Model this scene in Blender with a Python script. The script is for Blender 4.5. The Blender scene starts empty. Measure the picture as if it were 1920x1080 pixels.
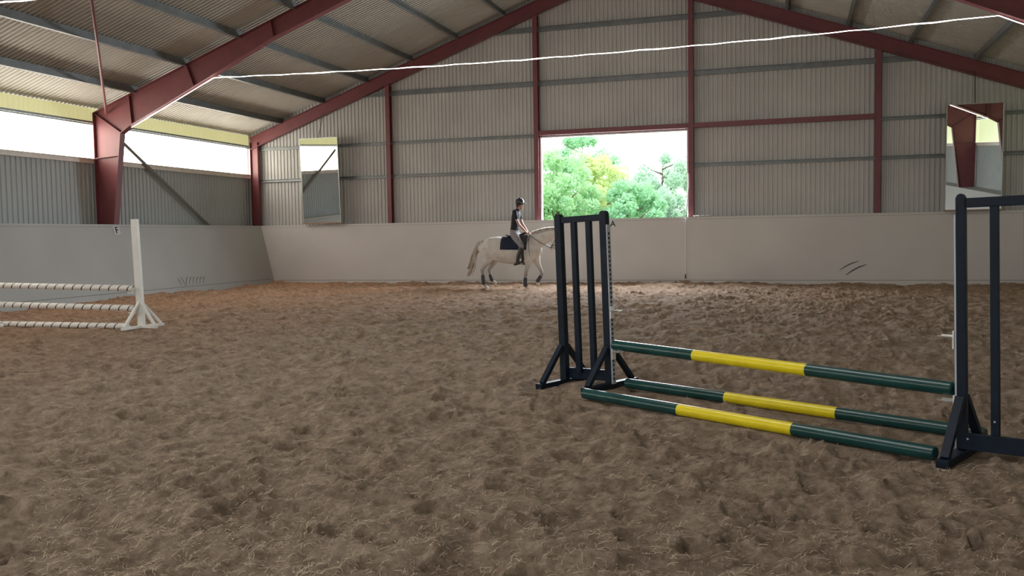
import bpy, math, random
import numpy as np
from mathutils import Vector, Matrix
sc = bpy.context.scene
col = sc.collection
random.seed(7)
rng = np.random.default_rng(11)
PI = math.pi

# ---------------------------------------------------------------- camera
YAW, PITCH, ROLL, FPX, CAMZ = -0.3042, 0.0589, -0.0156, 1675.6, 1.6
def cam_axes():
    cy, sy, cp, sp = math.cos(YAW), math.sin(YAW), math.cos(PITCH), math.sin(PITCH)
    f = Vector((sy*cp, cy*cp, -sp)); r = Vector((cy, -sy, 0)); u = r.cross(f)
    c, s = math.cos(ROLL), math.sin(ROLL)
    return c*r+s*u, -s*r+c*u, f
R_, U_, F_ = cam_axes()
cd = bpy.data.cameras.new('camera'); cam = bpy.data.objects.new('camera', cd); col.objects.link(cam)
cd.sensor_width = 36; cd.lens = FPX*36/1920; cd.clip_end = 500; cd.clip_start = .05
cam.matrix_world = Matrix(((R_.x, U_.x, -F_.x, 0), (R_.y, U_.y, -F_.y, 0), (R_.z, U_.z, -F_.z, CAMZ), (0, 0, 0, 1)))
sc.camera = cam

# ---------------------------------------------------------------- world, light, exposure
SKY = 2.5
WIN_L, WIN_R, BAND_E, RIDGE_FILL = 7.0, .55, .42, 6.5
w = bpy.data.worlds.new('world'); sc.world = w; w.use_nodes = True
bg = w.node_tree.nodes['Background']; bg.inputs[0].default_value = (.90, .93, 1.0, 1); bg.inputs[1].default_value = SKY
def area(name, loc, rot, sx, sy, e, c):
    l = bpy.data.lights.new(name, 'AREA'); l.shape = 'RECTANGLE'; l.size = sx; l.size_y = sy; l.energy = e; l.color = c
    o = bpy.data.objects.new(name, l); col.objects.link(o); o.location = loc; o.rotation_euler = rot
    return o
# added fill light at an assumed, unseen doorway behind the camera
area('doorway_fill', (-5.4, -16.3, 2.6), (PI/2, 0, 0), 9, 5.0, 250, (.93, .96, 1.0))
# daylight through the opening of the far gable
area('opening_daylight', (-5.44, 28.9, 3.6), (-PI/2+.25, 0, 0), 4.7, 2.6, 850, (.85, .92, 1.0))
sc.view_settings.view_transform = 'Standard'; sc.view_settings.look = 'None'
sc.view_settings.exposure = 0.60; sc.view_settings.gamma = 1; sc.view_settings.use_curve_mapping = False
sc.cycles.max_bounces = 8; sc.cycles.diffuse_bounces = 5; sc.cycles.glossy_bounces = 4
sc.cycles.use_denoising = True; sc.cycles.sample_clamp_indirect = 4

# ---------------------------------------------------------------- materials
def mat(name, c, rough=.6, metal=0, var=0, vscale=5, bump=0, bscale=30, spec=.5, c2=None, detail=6, stretch=None):
    m = bpy.data.materials.new(name); m.use_nodes = True; nt = m.node_tree; b = nt.nodes['Principled BSDF']
    b.inputs['Base Color'].default_value = (*c, 1); b.inputs['Roughness'].default_value = rough
    b.inputs['Metallic'].default_value = metal; b.inputs['Specular IOR Level'].default_value = spec
    tc = nt.nodes.new('ShaderNodeTexCoord'); src = tc.outputs['Object']
    if stretch:
        mp = nt.nodes.new('ShaderNodeMapping'); mp.inputs['Scale'].default_value = stretch
        nt.links.new(src, mp.inputs[0]); src = mp.outputs[0]
    if var or c2:
        n = nt.nodes.new('ShaderNodeTexNoise'); n.inputs['Scale'].default_value = vscale; n.inputs['Detail'].default_value = detail
        nt.links.new(src, n.inputs['Vector'])
        r = nt.nodes.new('ShaderNodeValToRGB'); r.color_ramp.elements[0].position = .3; r.color_ramp.elements[1].position = .7
        a = c2 if c2 else tuple(x*(1-var) for x in c); bb = c if c2 else tuple(min(1, x*(1+var)) for x in c)
        r.color_ramp.elements[0].color = (*a, 1); r.color_ramp.elements[1].color = (*bb, 1)
        nt.links.new(n.outputs['Fac'], r.inputs[0]); nt.links.new(r.outputs[0], b.inputs['Base Color'])
    if bump:
        n2 = nt.nodes.new('ShaderNodeTexNoise'); n2.inputs['Scale'].default_value = bscale; n2.inputs['Detail'].default_value = 8
        nt.links.new(src, n2.inputs['Vector'])
        bp = nt.nodes.new('ShaderNodeBump'); bp.inputs['Strength'].default_value = 1; bp.inputs['Distance'].default_value = bump
        nt.links.new(n2.outputs['Fac'], bp.inputs['Height']); nt.links.new(bp.outputs[0], b.inputs['Normal'])
    return m
def emis(name, c, s, base=None, vary=0):
    m = bpy.data.materials.new(name); m.use_nodes = True; nt = m.node_tree; b = nt.nodes['Principled BSDF']
    b.inputs['Base Color'].default_value = (*(base or c), 1); b.inputs['Roughness'].default_value = .5
    b.inputs['Emission Color'].default_value = (*c, 1); b.inputs['Emission Strength'].default_value = s
    return m
M = {}
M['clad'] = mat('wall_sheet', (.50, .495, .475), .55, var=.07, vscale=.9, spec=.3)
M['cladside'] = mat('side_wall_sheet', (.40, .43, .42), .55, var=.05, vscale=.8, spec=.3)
M['roof'] = mat('roof_sheet', (.47, .445, .40), .5, var=.06, vscale=.5, spec=.35)
M['red'] = mat('oxide_red_steel', (.17, .047, .052), .45, var=.12, vscale=2.5)
M['galv'] = mat('galvanised_steel', (.20, .215, .215), .42, metal=.35, var=.15, vscale=4)
M['rail'] = mat('window_rail_metal', (.72, .66, .58), .5, metal=0, var=.08)
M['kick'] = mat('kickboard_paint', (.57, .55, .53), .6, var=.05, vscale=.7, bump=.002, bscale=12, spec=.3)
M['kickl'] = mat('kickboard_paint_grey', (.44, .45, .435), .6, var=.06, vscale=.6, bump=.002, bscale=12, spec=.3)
M['bracem'] = mat('brown_grey_steel', (.13, .12, .10), .5)
M['panel'] = emis('polycarbonate_left', (1.0, .93, .81), WIN_L, (.8, .8, .8))
M['panelr'] = emis('polycarbonate_right', (.80, .90, .44), WIN_R, (.8, .8, .8))
M['band'] = emis('yellowed_translucent_band', (.72, .68, .33), BAND_E, (.5, .5, .3))
M['ridgefill'] = emis('ridge_fill_glow', (1.0, .98, .95), RIDGE_FILL, (.8, .8, .8))
M['mirror'] = mat('mirror_glass', (.88, .91, .89), .0, metal=1)
M['mirroredge'] = mat('mirror_edge', (.45, .47, .45), .4, metal=.5)
M['wood'] = mat('ledge_wood', (.30, .19, .13), .6, var=.2, vscale=8)
M['wire'] = mat('wire_steel', (.10, .10, .10), .5, metal=.6)
M['rope'] = mat('rope_white', (.75, .75, .72), .7)
M['led'] = emis('led_strip', (1.0, .97, .90), 5)
M['navy'] = mat('navy_painted_wood', (.005, .012, .024), .5, spec=.22, var=.3, vscale=6, bump=.001, bscale=60)
M['green'] = mat('dark_green_pole_paint', (.006, .050, .048), .26, var=.2, vscale=5)
M['yellow'] = mat('yellow_pole_paint', (.72, .60, .012), .32, var=.07, vscale=7)
M['cup'] = mat('white_plastic', (.72, .72, .68), .4)
M['track'] = mat('track_plastic', (.42, .47, .53), .4)
M['hole'] = mat('track_hole', (.01, .01, .012), .6)
M['white'] = mat('white_painted_wood', (.72, .73, .70), .5, var=.06, vscale=5)
M['black'] = mat('black_print', (.012, .012, .014), .6)
M['plate'] = mat('letter_plate', (.55, .56, .55), .5)
M['scuff'] = mat('scuff_grey', (.10, .10, .10), .8)
M['seam'] = mat('board_seam', (.16, .15, .14), .8)
M['concrete'] = mat('concrete', (.35, .34, .32), .8, var=.1)

def stripes():      # white pole with thin black spiral marks
    m = mat('spiral_marked_white', (.76, .75, .71), .45); nt = m.node_tree; b = nt.nodes['Principled BSDF']
    tc = nt.nodes.new('ShaderNodeTexCoord'); sp = nt.nodes.new('ShaderNodeSeparateXYZ'); nt.links.new(tc.outputs['Object'], sp.inputs[0])
    at = nt.nodes.new('ShaderNodeMath'); at.operation = 'ARCTAN2'; nt.links.new(sp.outputs['Y'], at.inputs[0]); nt.links.new(sp.outputs['Z'], at.inputs[1])
    d = nt.nodes.new('ShaderNodeMath'); d.operation = 'MULTIPLY_ADD'; nt.links.new(at.outputs[0], d.inputs[0]); d.inputs[1].default_value = -1/(2*PI)
    k = nt.nodes.new('ShaderNodeMath'); k.operation = 'DIVIDE'; nt.links.new(sp.outputs['X'], k.inputs[0]); k.inputs[1].default_value = .205
    nt.links.new(k.outputs[0], d.inputs[2])
    fr = nt.nodes.new('ShaderNodeMath'); fr.operation = 'FRACT'; nt.links.new(d.outputs[0], fr.inputs[0])
    lt = nt.nodes.new('ShaderNodeMath'); lt.operation = 'LESS_THAN'; nt.links.new(fr.outputs[0], lt.inputs[0]); lt.inputs[1].default_value = .13
    mx = nt.nodes.new('ShaderNodeMix'); mx.data_type = 'RGBA'; mx.inputs[6].default_value = (.76, .75, .71, 1); mx.inputs[7].default_value = (.03, .03, .035, 1)
    nt.links.new(lt.outputs[0], mx.inputs[0]); nt.links.new(mx.outputs[2], b.inputs['Base Color'])
    return m
M['stripe'] = stripes()
def sandmat():
    m = mat('arena_sand', (.2, .15, .11), .95, spec=.1); nt = m.node_tree; b = nt.nodes['Principled BSDF']
    tc = nt.nodes.new('ShaderNodeTexCoord'); L = nt.links.new
    def noise(s, d=8, r=.6):
        n = nt.nodes.new('ShaderNodeTexNoise'); n.inputs['Scale'].default_value = s; n.inputs['Detail'].default_value = d; n.inputs['Roughness'].default_value = r
        L(tc.outputs['Object'], n.inputs['Vector']); return n
    n1 = noise(7, 12, .78); r1 = nt.nodes.new('ShaderNodeValToRGB')
    r1.color_ramp.elements[0].position = .36; r1.color_ramp.elements[0].color = (.235, .172, .124, 1)
    r1.color_ramp.elements[1].position = .66; r1.color_ramp.elements[1].color = (.58, .455, .345, 1)
    L(n1.outputs['Fac'], r1.inputs[0])
    # redder tint along the long left side and towards the far end
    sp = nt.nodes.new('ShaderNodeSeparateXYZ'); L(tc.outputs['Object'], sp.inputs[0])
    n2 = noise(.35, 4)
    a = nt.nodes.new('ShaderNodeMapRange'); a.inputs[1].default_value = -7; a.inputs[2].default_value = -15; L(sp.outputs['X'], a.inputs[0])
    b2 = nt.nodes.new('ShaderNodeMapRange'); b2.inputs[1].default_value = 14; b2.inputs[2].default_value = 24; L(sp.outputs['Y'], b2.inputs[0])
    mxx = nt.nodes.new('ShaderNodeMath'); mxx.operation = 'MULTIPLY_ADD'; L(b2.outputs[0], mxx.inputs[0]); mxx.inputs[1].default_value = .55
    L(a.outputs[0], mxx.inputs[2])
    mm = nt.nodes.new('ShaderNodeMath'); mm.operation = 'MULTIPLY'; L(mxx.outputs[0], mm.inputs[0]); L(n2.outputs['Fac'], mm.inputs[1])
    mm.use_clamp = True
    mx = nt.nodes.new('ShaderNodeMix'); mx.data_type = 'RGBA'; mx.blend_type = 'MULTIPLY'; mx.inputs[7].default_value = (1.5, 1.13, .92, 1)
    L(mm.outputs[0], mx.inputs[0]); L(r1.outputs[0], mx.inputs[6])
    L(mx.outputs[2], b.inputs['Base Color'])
    n3 = noise(28, 12, .75)
    bp = nt.nodes.new('ShaderNodeBump'); bp.inputs['Strength'].default_value = 1; bp.inputs['Distance'].default_value = .042
    L(n3.outputs['Fac'], bp.inputs['Height'])
    n4 = noise(120, 6, .7)
    bp2 = nt.nodes.new('ShaderNodeBump'); bp2.inputs['Strength'].default_value = .8; bp2.inputs['Distance'].default_value = .014
    L(n4.outputs['Fac'], bp2.inputs['Height']); L(bp.outputs[0], bp2.inputs['Normal']); L(bp2.outputs[0], b.inputs['Normal'])
    return m
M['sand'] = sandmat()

# ---------------------------------------------------------------- mesh helpers
class MB:
    def __init__(s): s.v = []; s.f = []
    def add(s, vs, fs):
        n = len(s.v); s.v += [tuple(v) for v in vs]; s.f += [tuple(i+n for i in f) for f in fs]; return s
    def box(s, c, d, rot=None):
        c = Vector(c); vs = []
        for z in (-.5, .5):
            for x, y in ((-.5, -.5), (.5, -.5), (.5, .5), (-.5, .5)):
                p = Vector((x*d[0], y*d[1], z*d[2]))
                vs.append(c+(rot @ p if rot else p))
        return s.add(vs, [(0, 3, 2, 1), (4, 5, 6, 7), (0, 1, 5, 4), (1, 2, 6, 5), (2, 3, 7, 6), (3, 0, 4, 7)])
    def beam(s, a, b, w, h, up=(0, 0, 1)):      # w across, h along 'up'
        a = Vector(a); b = Vector(b); t = (b-a).normalized(); up = Vector(up); x = t.cross(up).normalized(); z = x.cross(t)
        rot = Matrix((x, t, z)).transposed()
        return s.box((a+b)/2, (w, (b-a).length, h), rot)
    def tube(s, pts, r, n=8, cap=True):
        pts = [Vector(p) for p in pts]; rs = r if isinstance(r, (list, tuple)) else [r]*len(pts)
        base = len(s.v); prev = None
        for i, p in enumerate(pts):
            t = (pts[min(i+1, len(pts)-1)]-pts[max(i-1, 0)]).normalized()
            x = t.cross(Vector((0, 0, 1)) if abs(t.z) < .95 else Vector((0, 1, 0))).normalized()
            if prev is not None:
                x = (prev-t*prev.dot(t)).normalized()
            prev = x; y = t.cross(x)
            for k in range(n):
                a = 2*PI*k/n; s.v.append(tuple(p+(x*math.cos(a)+y*math.sin(a))*rs[i]))
        for i in range(len(pts)-1):
            for k in range(n):
                k2 = (k+1) % n; o = base+i*n
                s.f.append((o+k, o+k2, o+n+k2, o+n+k))
        if cap:
            s.f.append(tuple(base+k for k in range(n))[::-1]); s.f.append(tuple(base+(len(pts)-1)*n+k for k in range(n)))
        return s
    def prism(s, poly, y0, y1):                 # poly in (x,z), extruded along y
        n = len(poly); vs = [(x, y0, z) for x, z in poly]+[(x, y1, z) for x, z in poly]
        fs = [tuple(range(n)), tuple(range(2*n-1, n-1, -1))]+[((i+1) % n, i, i+n, (i+1) % n+n) for i in range(n)]
        return s.add(vs, fs)
    def loft(s, pts, n=16, ref=(0, 1, 0)):      # pts: (P, half size in the profile plane, half size along ref)
        P = [Vector(p[0]) for p in pts]; ref = Vector(ref); rings = []
        def ring(c, t, a, b):
            sd = (ref-t*ref.dot(t)).normalized(); nn = sd.cross(t)
            return [c+nn*(a*math.cos(2*PI*k/n))+sd*(b*math.sin(2*PI*k/n)) for k in range(n)]
        for i, p in enumerate(P):
            t = (P[min(i+1, len(P)-1)]-P[max(i-1, 0)]).normalized(); a, b = pts[i][1], pts[i][2]
            if i == 0:
                for q in (1.0, .85, .5): rings.append(ring(p-t*min(a, b)*q*.9, t, a*math.sqrt(max(.02, 1-q*q*.98)), b*math.sqrt(max(.02, 1-q*q*.98))))
            rings.append(ring(p, t, a, b))
            if i == len(P)-1:
                for q in (.5, .85, 1.0): rings.append(ring(p+t*min(a, b)*q*.9, t, a*math.sqrt(max(.02, 1-q*q*.98)), b*math.sqrt(max(.02, 1-q*q*.98))))
        base = len(s.v)
        for r in rings: s.v += [tuple(v) for v in r]
        for i in range(len(rings)-1):
            for k in range(n):
                k2 = (k+1) % n; o = base+i*n; s.f.append((o+k, o+k2, o+n+k2, o+n+k))
        s.f.append(tuple(base+k for k in range(n))[::-1]); s.f.append(tuple(base+(len(rings)-1)*n+k for k in range(n)))
        return s
    def build(s, name, m, parent=None, smooth=False, recalc=False, loc=None):
        me = bpy.data.meshes.new(name); off = Vector(loc) if loc else None
        vs = [tuple(Vector(v)-off) for v in s.v] if off is not None else s.v
        me.from_pydata(vs, [], s.f); me.materials.append(M[m] if isinstance(m, str) else m)
        if recalc:
            import bmesh
            b = bmesh.new(); b.from_mesh(me); bmesh.ops.recalc_face_normals(b, faces=b.faces); b.to_mesh(me); b.free()
        if smooth: me.polygons.foreach_set('use_smooth', [True]*len(me.polygons))
        me.update()
        o = bpy.data.objects.new(name, me); col.objects.link(o)
        if off is not None: o.location = off
        if parent: o.parent = parent
        return o
def tag(o, label=None, cat=None, group=None, kind=None):
    if label: o['label'] = label
    if cat: o['category'] = cat
    if group: o['group'] = group
    if kind: o['kind'] = kind
    return o
def thing(name, label, cat, loc=(0, 0, 0), rotz=0, group=None):
    o = bpy.data.objects.new(name, None); col.objects.link(o); o.location = loc; o.rotation_euler = (0, 0, rotz)
    o.empty_display_size = .1
    return tag(o, label, cat, group)
def bevel(o, wd=.006, seg=2):
    m = o.modifiers.new('bevel', 'BEVEL'); m.width = wd; m.segments = seg; m.limit_method = 'ANGLE'; return o
def remesh(o, vox, smooth=6):
    m = o.modifiers.new('remesh', 'REMESH'); m.mode = 'VOXEL'; m.voxel_size = vox; m.use_smooth_shade = True
    if smooth:
        s = o.modifiers.new('smooth', 'SMOOTH'); s.factor = .5; s.iterations = smooth
    return o

# ---------------------------------------------------------------- dimensions
XL, XR, XA = -18.75, 8.03, -5.36
YE, YB = 28.2, -16.4
def ztop(x): return 5.66+.36*((x if x <= XA else 2*XA-x)+17.3)      # top of the rafters
FR_Y = [28.05, 20.65, 13.3, 5.95, -1.4, -8.75, -16.1]
mir = lambda x: 2*XA-x

# ---------------------------------------------------------------- floor
def vnoise(X, Y, scale, seed):
    t = np.random.default_rng(seed).random((256, 256))
    x = X*scale+1000.3; y = Y*scale+1000.7; xi = np.floor(x).astype(int); yi = np.floor(y).astype(int)
    fx = x-xi; fy = y-yi; fx = fx*fx*fx*(fx*(fx*6-15)+10); fy = fy*fy*fy*(fy*(fy*6-15)+10)
    a = t[xi % 256, yi % 256]; b = t[(xi+1) % 256, yi % 256]; c = t[xi % 256, (yi+1) % 256]; d = t[(xi+1) % 256, (yi+1) % 256]
    return (a*(1-fx)+b*fx)*(1-fy)+(c*(1-fx)+d*fx)*fy-.5
def axis(segs):
    out = [segs[0][0]]
    for a, b, st in segs:
        n = max(1, int(round((b-a)/st))); out += list(np.linspace(a, b, n+1)[1:])
    return np.array(out)
gx = axis([(XL-.1, -12, .06), (-12, -6.5, .035), (-6.5, 3.2, .021), (3.2, XR+.1, .06)])
ys = [2.2]
while ys[-1] < YE: ys.append(ys[-1]+min(.065, max(.018, .0009*ys[-1]**2)))
gy = np.concatenate([np.arange(YB, 2.2, .6), np.array(ys)])
GX, GY = np.meshgrid(gx, gy)
wx = GX+.25*vnoise(GX, GY, 1.7, 5); wy = GY+.25*vnoise(GX, GY, 1.7, 6)
Zf = .06*vnoise(wx, wy, .9, 1)+.085*vnoise(wx, wy, 2.6, 2)+.050*vnoise(wx, wy, 6.0, 3)+.026*vnoise(GX, GY, 14, 4)+.013*vnoise(GX, GY, 31, 14)+.007*vnoise(GX, GY, 55, 15)
Zf += -.05*np.abs(vnoise(wx, wy, 4.0, 8))**.8+.018
Zf += .03*(.25-np.abs(vnoise(wx, wy, 9.0, 18)))
Zf += .05*np.clip((GY-(YE-2.0))/1.5, 0, 1)*(1+1.5*vnoise(GX, GY, .7, 9))+.03*np.clip(((XL+2.4)-GX)/1.2, 0, 1)
NOI = vnoise(GX, GY, 11, 21)+.7*vnoise(GX, GY, 23, 22)
for _ in range(5200):           # hoof prints
    cx = rng.uniform(XL+1, XR-1); cy = 2.4+rng.random()**1.0*25.2
    ra = rng.uniform(.06, .12); rb = ra*rng.uniform(.6, .95); th = rng.uniform(0, PI); dep = rng.uniform(.012, .05)
    R0 = ra*2.0
    i0, i1 = np.searchsorted(gx, [cx-R0, cx+R0]); j0, j1 = np.searchsorted(gy, [cy-R0, cy+R0])
    if i1-i0 < 2 or j1-j0 < 2: continue
    dx = GX[j0:j1, i0:i1]-cx; dy = GY[j0:j1, i0:i1]-cy
    u = (dx*math.cos(th)+dy*math.sin(th))/ra; v = (-dx*math.sin(th)+dy*math.cos(th))/rb; r = np.sqrt(u*u+v*v)+.9*NOI[j0:j1, i0:i1]
    Zf[j0:j1, i0:i1] += -dep*np.exp(-(r**4)*.9)+dep*.45*np.exp(-((r-1.35)/.3)**2)*(1+.6*u)
def flatten(a, b, rad, lvl):
    global Zf
    ax, ay = a; bx, by = b; L2 = (bx-ax)**2+(by-ay)**2+1e-9
    t = np.clip(((GX-ax)*(bx-ax)+(GY-ay)*(by-ay))/L2, 0, 1); d = np.hypot(GX-ax-t*(bx-ax), GY-ay-t*(by-ay))
    k = np.clip((rad*2.2-d)/(rad*1.2), 0, 1); Zf = np.where(Zf > lvl, Zf*(1-k)+(lvl+.12*(Zf-lvl))*k, Zf*(1-.5*k))
flatten((-1.93, 8.44), (.95, 6.67), .10, -.002); flatten((-1.63, 9.10), (1.39, 7.38), .10, -.002); flatten((-15.1, 13.38), (-11.5, 13.38), .12, -.002)
for q0, q1 in (((-1.8, 9.1), (.45, .89)), ((-2.35, 9.37), (.45, .89)), ((1.15, 6.86), (.45, .89)), ((1.72, 6.6), (.45, .89)), ((-11.36, 13.52), (.5, .3))):
    flatten((q0[0]-q1[0]*.44, q0[1]-q1[1]*.44), (q0[0]+q1[0]*.44, q0[1]+q1[1]*.44), .09, 0.0)
flatten((-9.0, 25.6), (-7.4, 25.6), .25, 0.0)
def floor_z(x, y):
    i = np.clip(np.searchsorted(gx, x), 0, len(gx)-1); j = np.clip(np.searchsorted(gy, y), 0, len(gy)-1); return Zf[j, i]
nv = GX.size; me = bpy.data.meshes.new('floor'); me.vertices.add(nv)
me.vertices.foreach_set('co', np.stack([GX, GY, Zf], -1).astype(np.float32).ravel())
nx, ny = len(gx), len(gy)
ii = np.arange(ny-1)[:, None]*nx+np.arange(nx-1)[None, :]
q = np.stack([ii, ii+1, ii+nx+1, ii+nx], -1).reshape(-1, 4)
me.loops.add(q.size); me.loops.foreach_set('vertex_index', q.ravel().astype(np.int32))
me.polygons.add(len(q)); me.polygons.foreach_set('loop_start', (np.arange(len(q))*4).astype(np.int32))
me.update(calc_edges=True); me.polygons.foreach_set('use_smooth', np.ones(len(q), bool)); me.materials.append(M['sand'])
fl = bpy.data.objects.new('floor', me); col.objects.link(fl); tag(fl, kind='structure')

# ---------------------------------------------------------------- sheet walls and roof
def ribs(a, b, per, extra=()):
    ks = []
    x = a
    while x < b:
        for d, o in ((0, 0), (.38, 0), (.5, 1), (.88, 1)):
            if x+d*per < b: ks.append((x+d*per, o))
        x += per
    ks.append((b, 0))
    for e in extra: ks.append((e, 0))
    return sorted(ks)
RD = .028
mb = MB()
OX0, OX1, OZ0, OZ1 = -7.80, -3.07, 2.0, 4.76
ks = ribs(XL-.1, XR+.1, .135, (OX0, OX1))
for (xa, oa), (xb, ob) in zip(ks[:-1], ks[1:]):
    if xb-xa < 1e-5: continue
    z0 = OZ1 if (xa >= OX0-1e-6 and xb <= OX1+1e-6) else 1.0
    ya, yb = YE+oa*RD, YE+ob*RD
    mb.add([(xa, ya, z0), (xb, yb, z0), (xb, yb, ztop(xb)+.22), (xa, ya, ztop(xa)+.22)], [(0, 1, 2, 3)])
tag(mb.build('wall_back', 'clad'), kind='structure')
DX0, DX1, DZ = -9.9, -.9, 5.1
mb = MB(); ks = ribs(XL-.1, XR+.1, .27, (DX0, DX1))
for (xa, oa), (xb, ob) in zip(ks[:-1], ks[1:]):
    if xb-xa < 1e-5: continue
    z0 = DZ if (xa >= DX0-1e-6 and xb <= DX1+1e-6) else 0
    ya, yb = YB-oa*RD, YB-ob*RD
    mb.add([(xa, ya, z0), (xb, yb, z0), (xb, yb, ztop(xb)+.22), (xa, ya, ztop(xa)+.22)], [(3, 2, 1, 0)])
tag(mb.build('wall_front', 'clad'), kind='structure')
ZW0, ZW1 = 3.925, 4.86
for side, X, sg in (('left', XL, -1), ('right', XR, 1)):
    mb = MB(); ks = ribs(YB, YE+.05, .16)
    for (ya, oa), (yb, ob) in zip(ks[:-1], ks[1:]):
        if yb-ya < 1e-5: continue
        mb.add([(X+sg*oa*RD, ya, 1.0), (X+sg*ob*RD, yb, 1.0), (X+sg*ob*RD, yb, ZW0-.02), (X+sg*oa*RD, ya, ZW0-.02)], [(0, 1, 2, 3)])
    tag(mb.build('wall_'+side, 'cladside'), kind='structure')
    # strip of glazing, bay by bay
    bays = list(zip(FR_Y[1:], FR_Y[:-1]))
    for i, (ya, yb) in enumerate(bays):
        o = MB().box((X+sg*.03, (ya+yb)/2, (ZW0+ZW1)/2), (.03, yb-ya-.01, ZW1-ZW0)).build('window_%d' % (i+1+(0 if side == 'left' else 10)), 'panel' if side == 'left' else 'panelr')
        tag(o, kind='structure')
    m = MB(); m.box((X-sg*.03, (YB+YE)/2, ZW0-.075), (.10, YE-YB, .12)); m.box((X-sg*.05, (YB+YE)/2, ZW0-.012), (.16, YE-YB, .02))
    tag(m.build('trim_1' if side == 'left' else 'trim_4', 'rail'), kind='structure')
    m = MB(); m.box((X-sg*.02, (YB+YE)/2, ZW1+.02), (.07, YE-YB, .035)); m.box((X-sg*.05, (YB+YE)/2, ZW1+.075), (.10, YE-YB, .04))
    tag(m.build('trim_2' if side == 'left' else 'trim_5', 'galv'), kind='structure')
    mb = MB()
    for (ya, oa), (yb, ob) in zip(ks[:-1], ks[1:]):
        if yb-ya < 1e-5: continue
        mb.add([(X+sg*oa*.012, ya, ZW1+.05), (X+sg*ob*.012, yb, ZW1+.05), (X+sg*ob*.012, yb, ztop(X)+.2), (X+sg*oa*.012, ya, ztop(X)+.2)], [(0, 1, 2, 3)])
    tag(mb.build('trim_3' if side == 'left' else 'trim_6', 'band'), kind='structure')
mb = MB(); ks = ribs(YB-.4, YE+.4, .135)
for sg in (-1, 1):
    x0 = XL-.35 if sg < 0 else XR+.35
    for (ya, oa), (yb, ob) in zip(ks[:-1], ks[1:]):
        if yb-ya < 1e-5: continue
        za, zb = .205+oa*.03, .205+ob*.03
        mb.add([(x0, ya, ztop(x0)+za), (XA, ya, ztop(XA)+za), (XA, yb, ztop(XA)+zb), (x0, yb, ztop(x0)+zb)], [(0, 1, 2, 3)])
tag(mb.build('ceiling', 'roof'), kind='structure')
for sg in (-1, 1):      # unseen ridge skylight, added as glowing strips to brighten the floor
    x0 = XA+sg*.75; x1 = XA+sg*.06
    o = MB().add([(x0, YB, ztop(x0)+.195), (x1, YB, ztop(x1)+.195), (x1, FR_Y[2], ztop(x1)+.195), (x0, FR_Y[2], ztop(x0)+.195)], [(0, 1, 2, 3)]).build('window_%d' % (20+(sg+1)//2), 'ridgefill')
    tag(o, kind='structure')
# kickboards
XK, IL, ZK = -18.04, .615, 2.076
def kick(name, pts, a, b, axis_, m):
    mb = MB(); n = len(pts)
    f = (lambda p, t: (p[0], t, p[1])) if axis_ == 'y' else (lambda p, t: (t, p[0], p[1]))
    mb.add([f(p, a) for p in pts]+[f(p, b) for p in pts], [tuple(range(n)), tuple(range(2*n-1, n-1, -1))]+[((i+1) % n, i, i+n, (i+1) % n+n) for i in range(n)])
    return tag(mb.build(name, m, recalc=True), kind='structure')
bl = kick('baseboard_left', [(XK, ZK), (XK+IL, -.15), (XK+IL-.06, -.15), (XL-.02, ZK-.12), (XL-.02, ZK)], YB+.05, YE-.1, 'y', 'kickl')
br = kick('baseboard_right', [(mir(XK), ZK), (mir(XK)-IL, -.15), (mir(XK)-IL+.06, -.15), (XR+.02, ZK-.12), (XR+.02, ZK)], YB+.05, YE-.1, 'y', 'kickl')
YK0, YK1 = 27.75, 27.63
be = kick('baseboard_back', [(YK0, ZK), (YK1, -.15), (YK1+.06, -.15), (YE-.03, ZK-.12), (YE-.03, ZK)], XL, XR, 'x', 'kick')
# seams and boot scuffs on the boards
def on_end(x, z, d=.004): return Vector((x, YK0+(YK1-YK0)*(ZK-z)/(ZK+.15)-d, z))
def on_left(y, z, d=.004): return Vector((XK+IL*(ZK-z)/(ZK+.15)+d, y, z))
def streak(name, pts, w0, f, parent, m='scuff'):
    mb = MB(); vs = []; n = len(pts)
    for i, (a, z) in enumerate(pts):
        a2, z2 = pts[min(i+1, n-1)]; a1, z1 = pts[max(i-1, 0)]; L = math.hypot(a2-a1, z2-z1); nx_, nz_ = -(z2-z1)/L, (a2-a1)/L
        ww = w0*(.25+math.sin(PI*(i+.4)/(n-.2)))/1.25
        vs += [f(a+nx_*ww, z+nz_*ww), f(a-nx_*ww, z-nz_*ww)]
    return mb.add(vs, [(2*i, 2*i+1, 2*i+3, 2*i+2) for i in range(n-1)]).build(name, m, parent)
streak('scuff_mark', [(1.32, .44), (1.50, .56), (1.66, .64), (1.84, .70)], .018, on_end, be)
streak('scuff_mark', [(1.50, .30), (1.66, .42), (1.86, .53), (2.05, .60)], .022, on_end, be)
for k in range(8):
    y0 = 22.55+k*.165; h = .30+.05*math.sin(k*2.1)
    streak('scuff_mark', [(y0, .48+.03*math.sin(k)), (y0+.05, .40), (y0+.13, .40-h*.5)] if k < 2 else [(y0+.16, .52-.01*k), (y0+.07, .42), (y0-.02, .24)], .012, on_left, bl)
def strip_on(f, a, b, z, h, parent, m='seam', n=60):
    mb = MB(); vs = []
    for i in range(n+1):
        t = a+(b-a)*i/n; vs += [f(t, z), f(t, z+h)]
    return mb.add(vs, [(2*i, 2*i+2, 2*i+3, 2*i+1) for i in range(n)]).build('seam', m, parent)
strip_on(on_end, XL+1.4, XR-1.4, .14, .012, be); strip_on(on_left, YB+1, YE-.7, .19, .012, bl)
strip_on(on_end, XL+.9, XR-.9, ZK-.075, .006, be)
strip_on(on_left, YB+1, YE-.6, ZK-.075, .006, bl)
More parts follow.
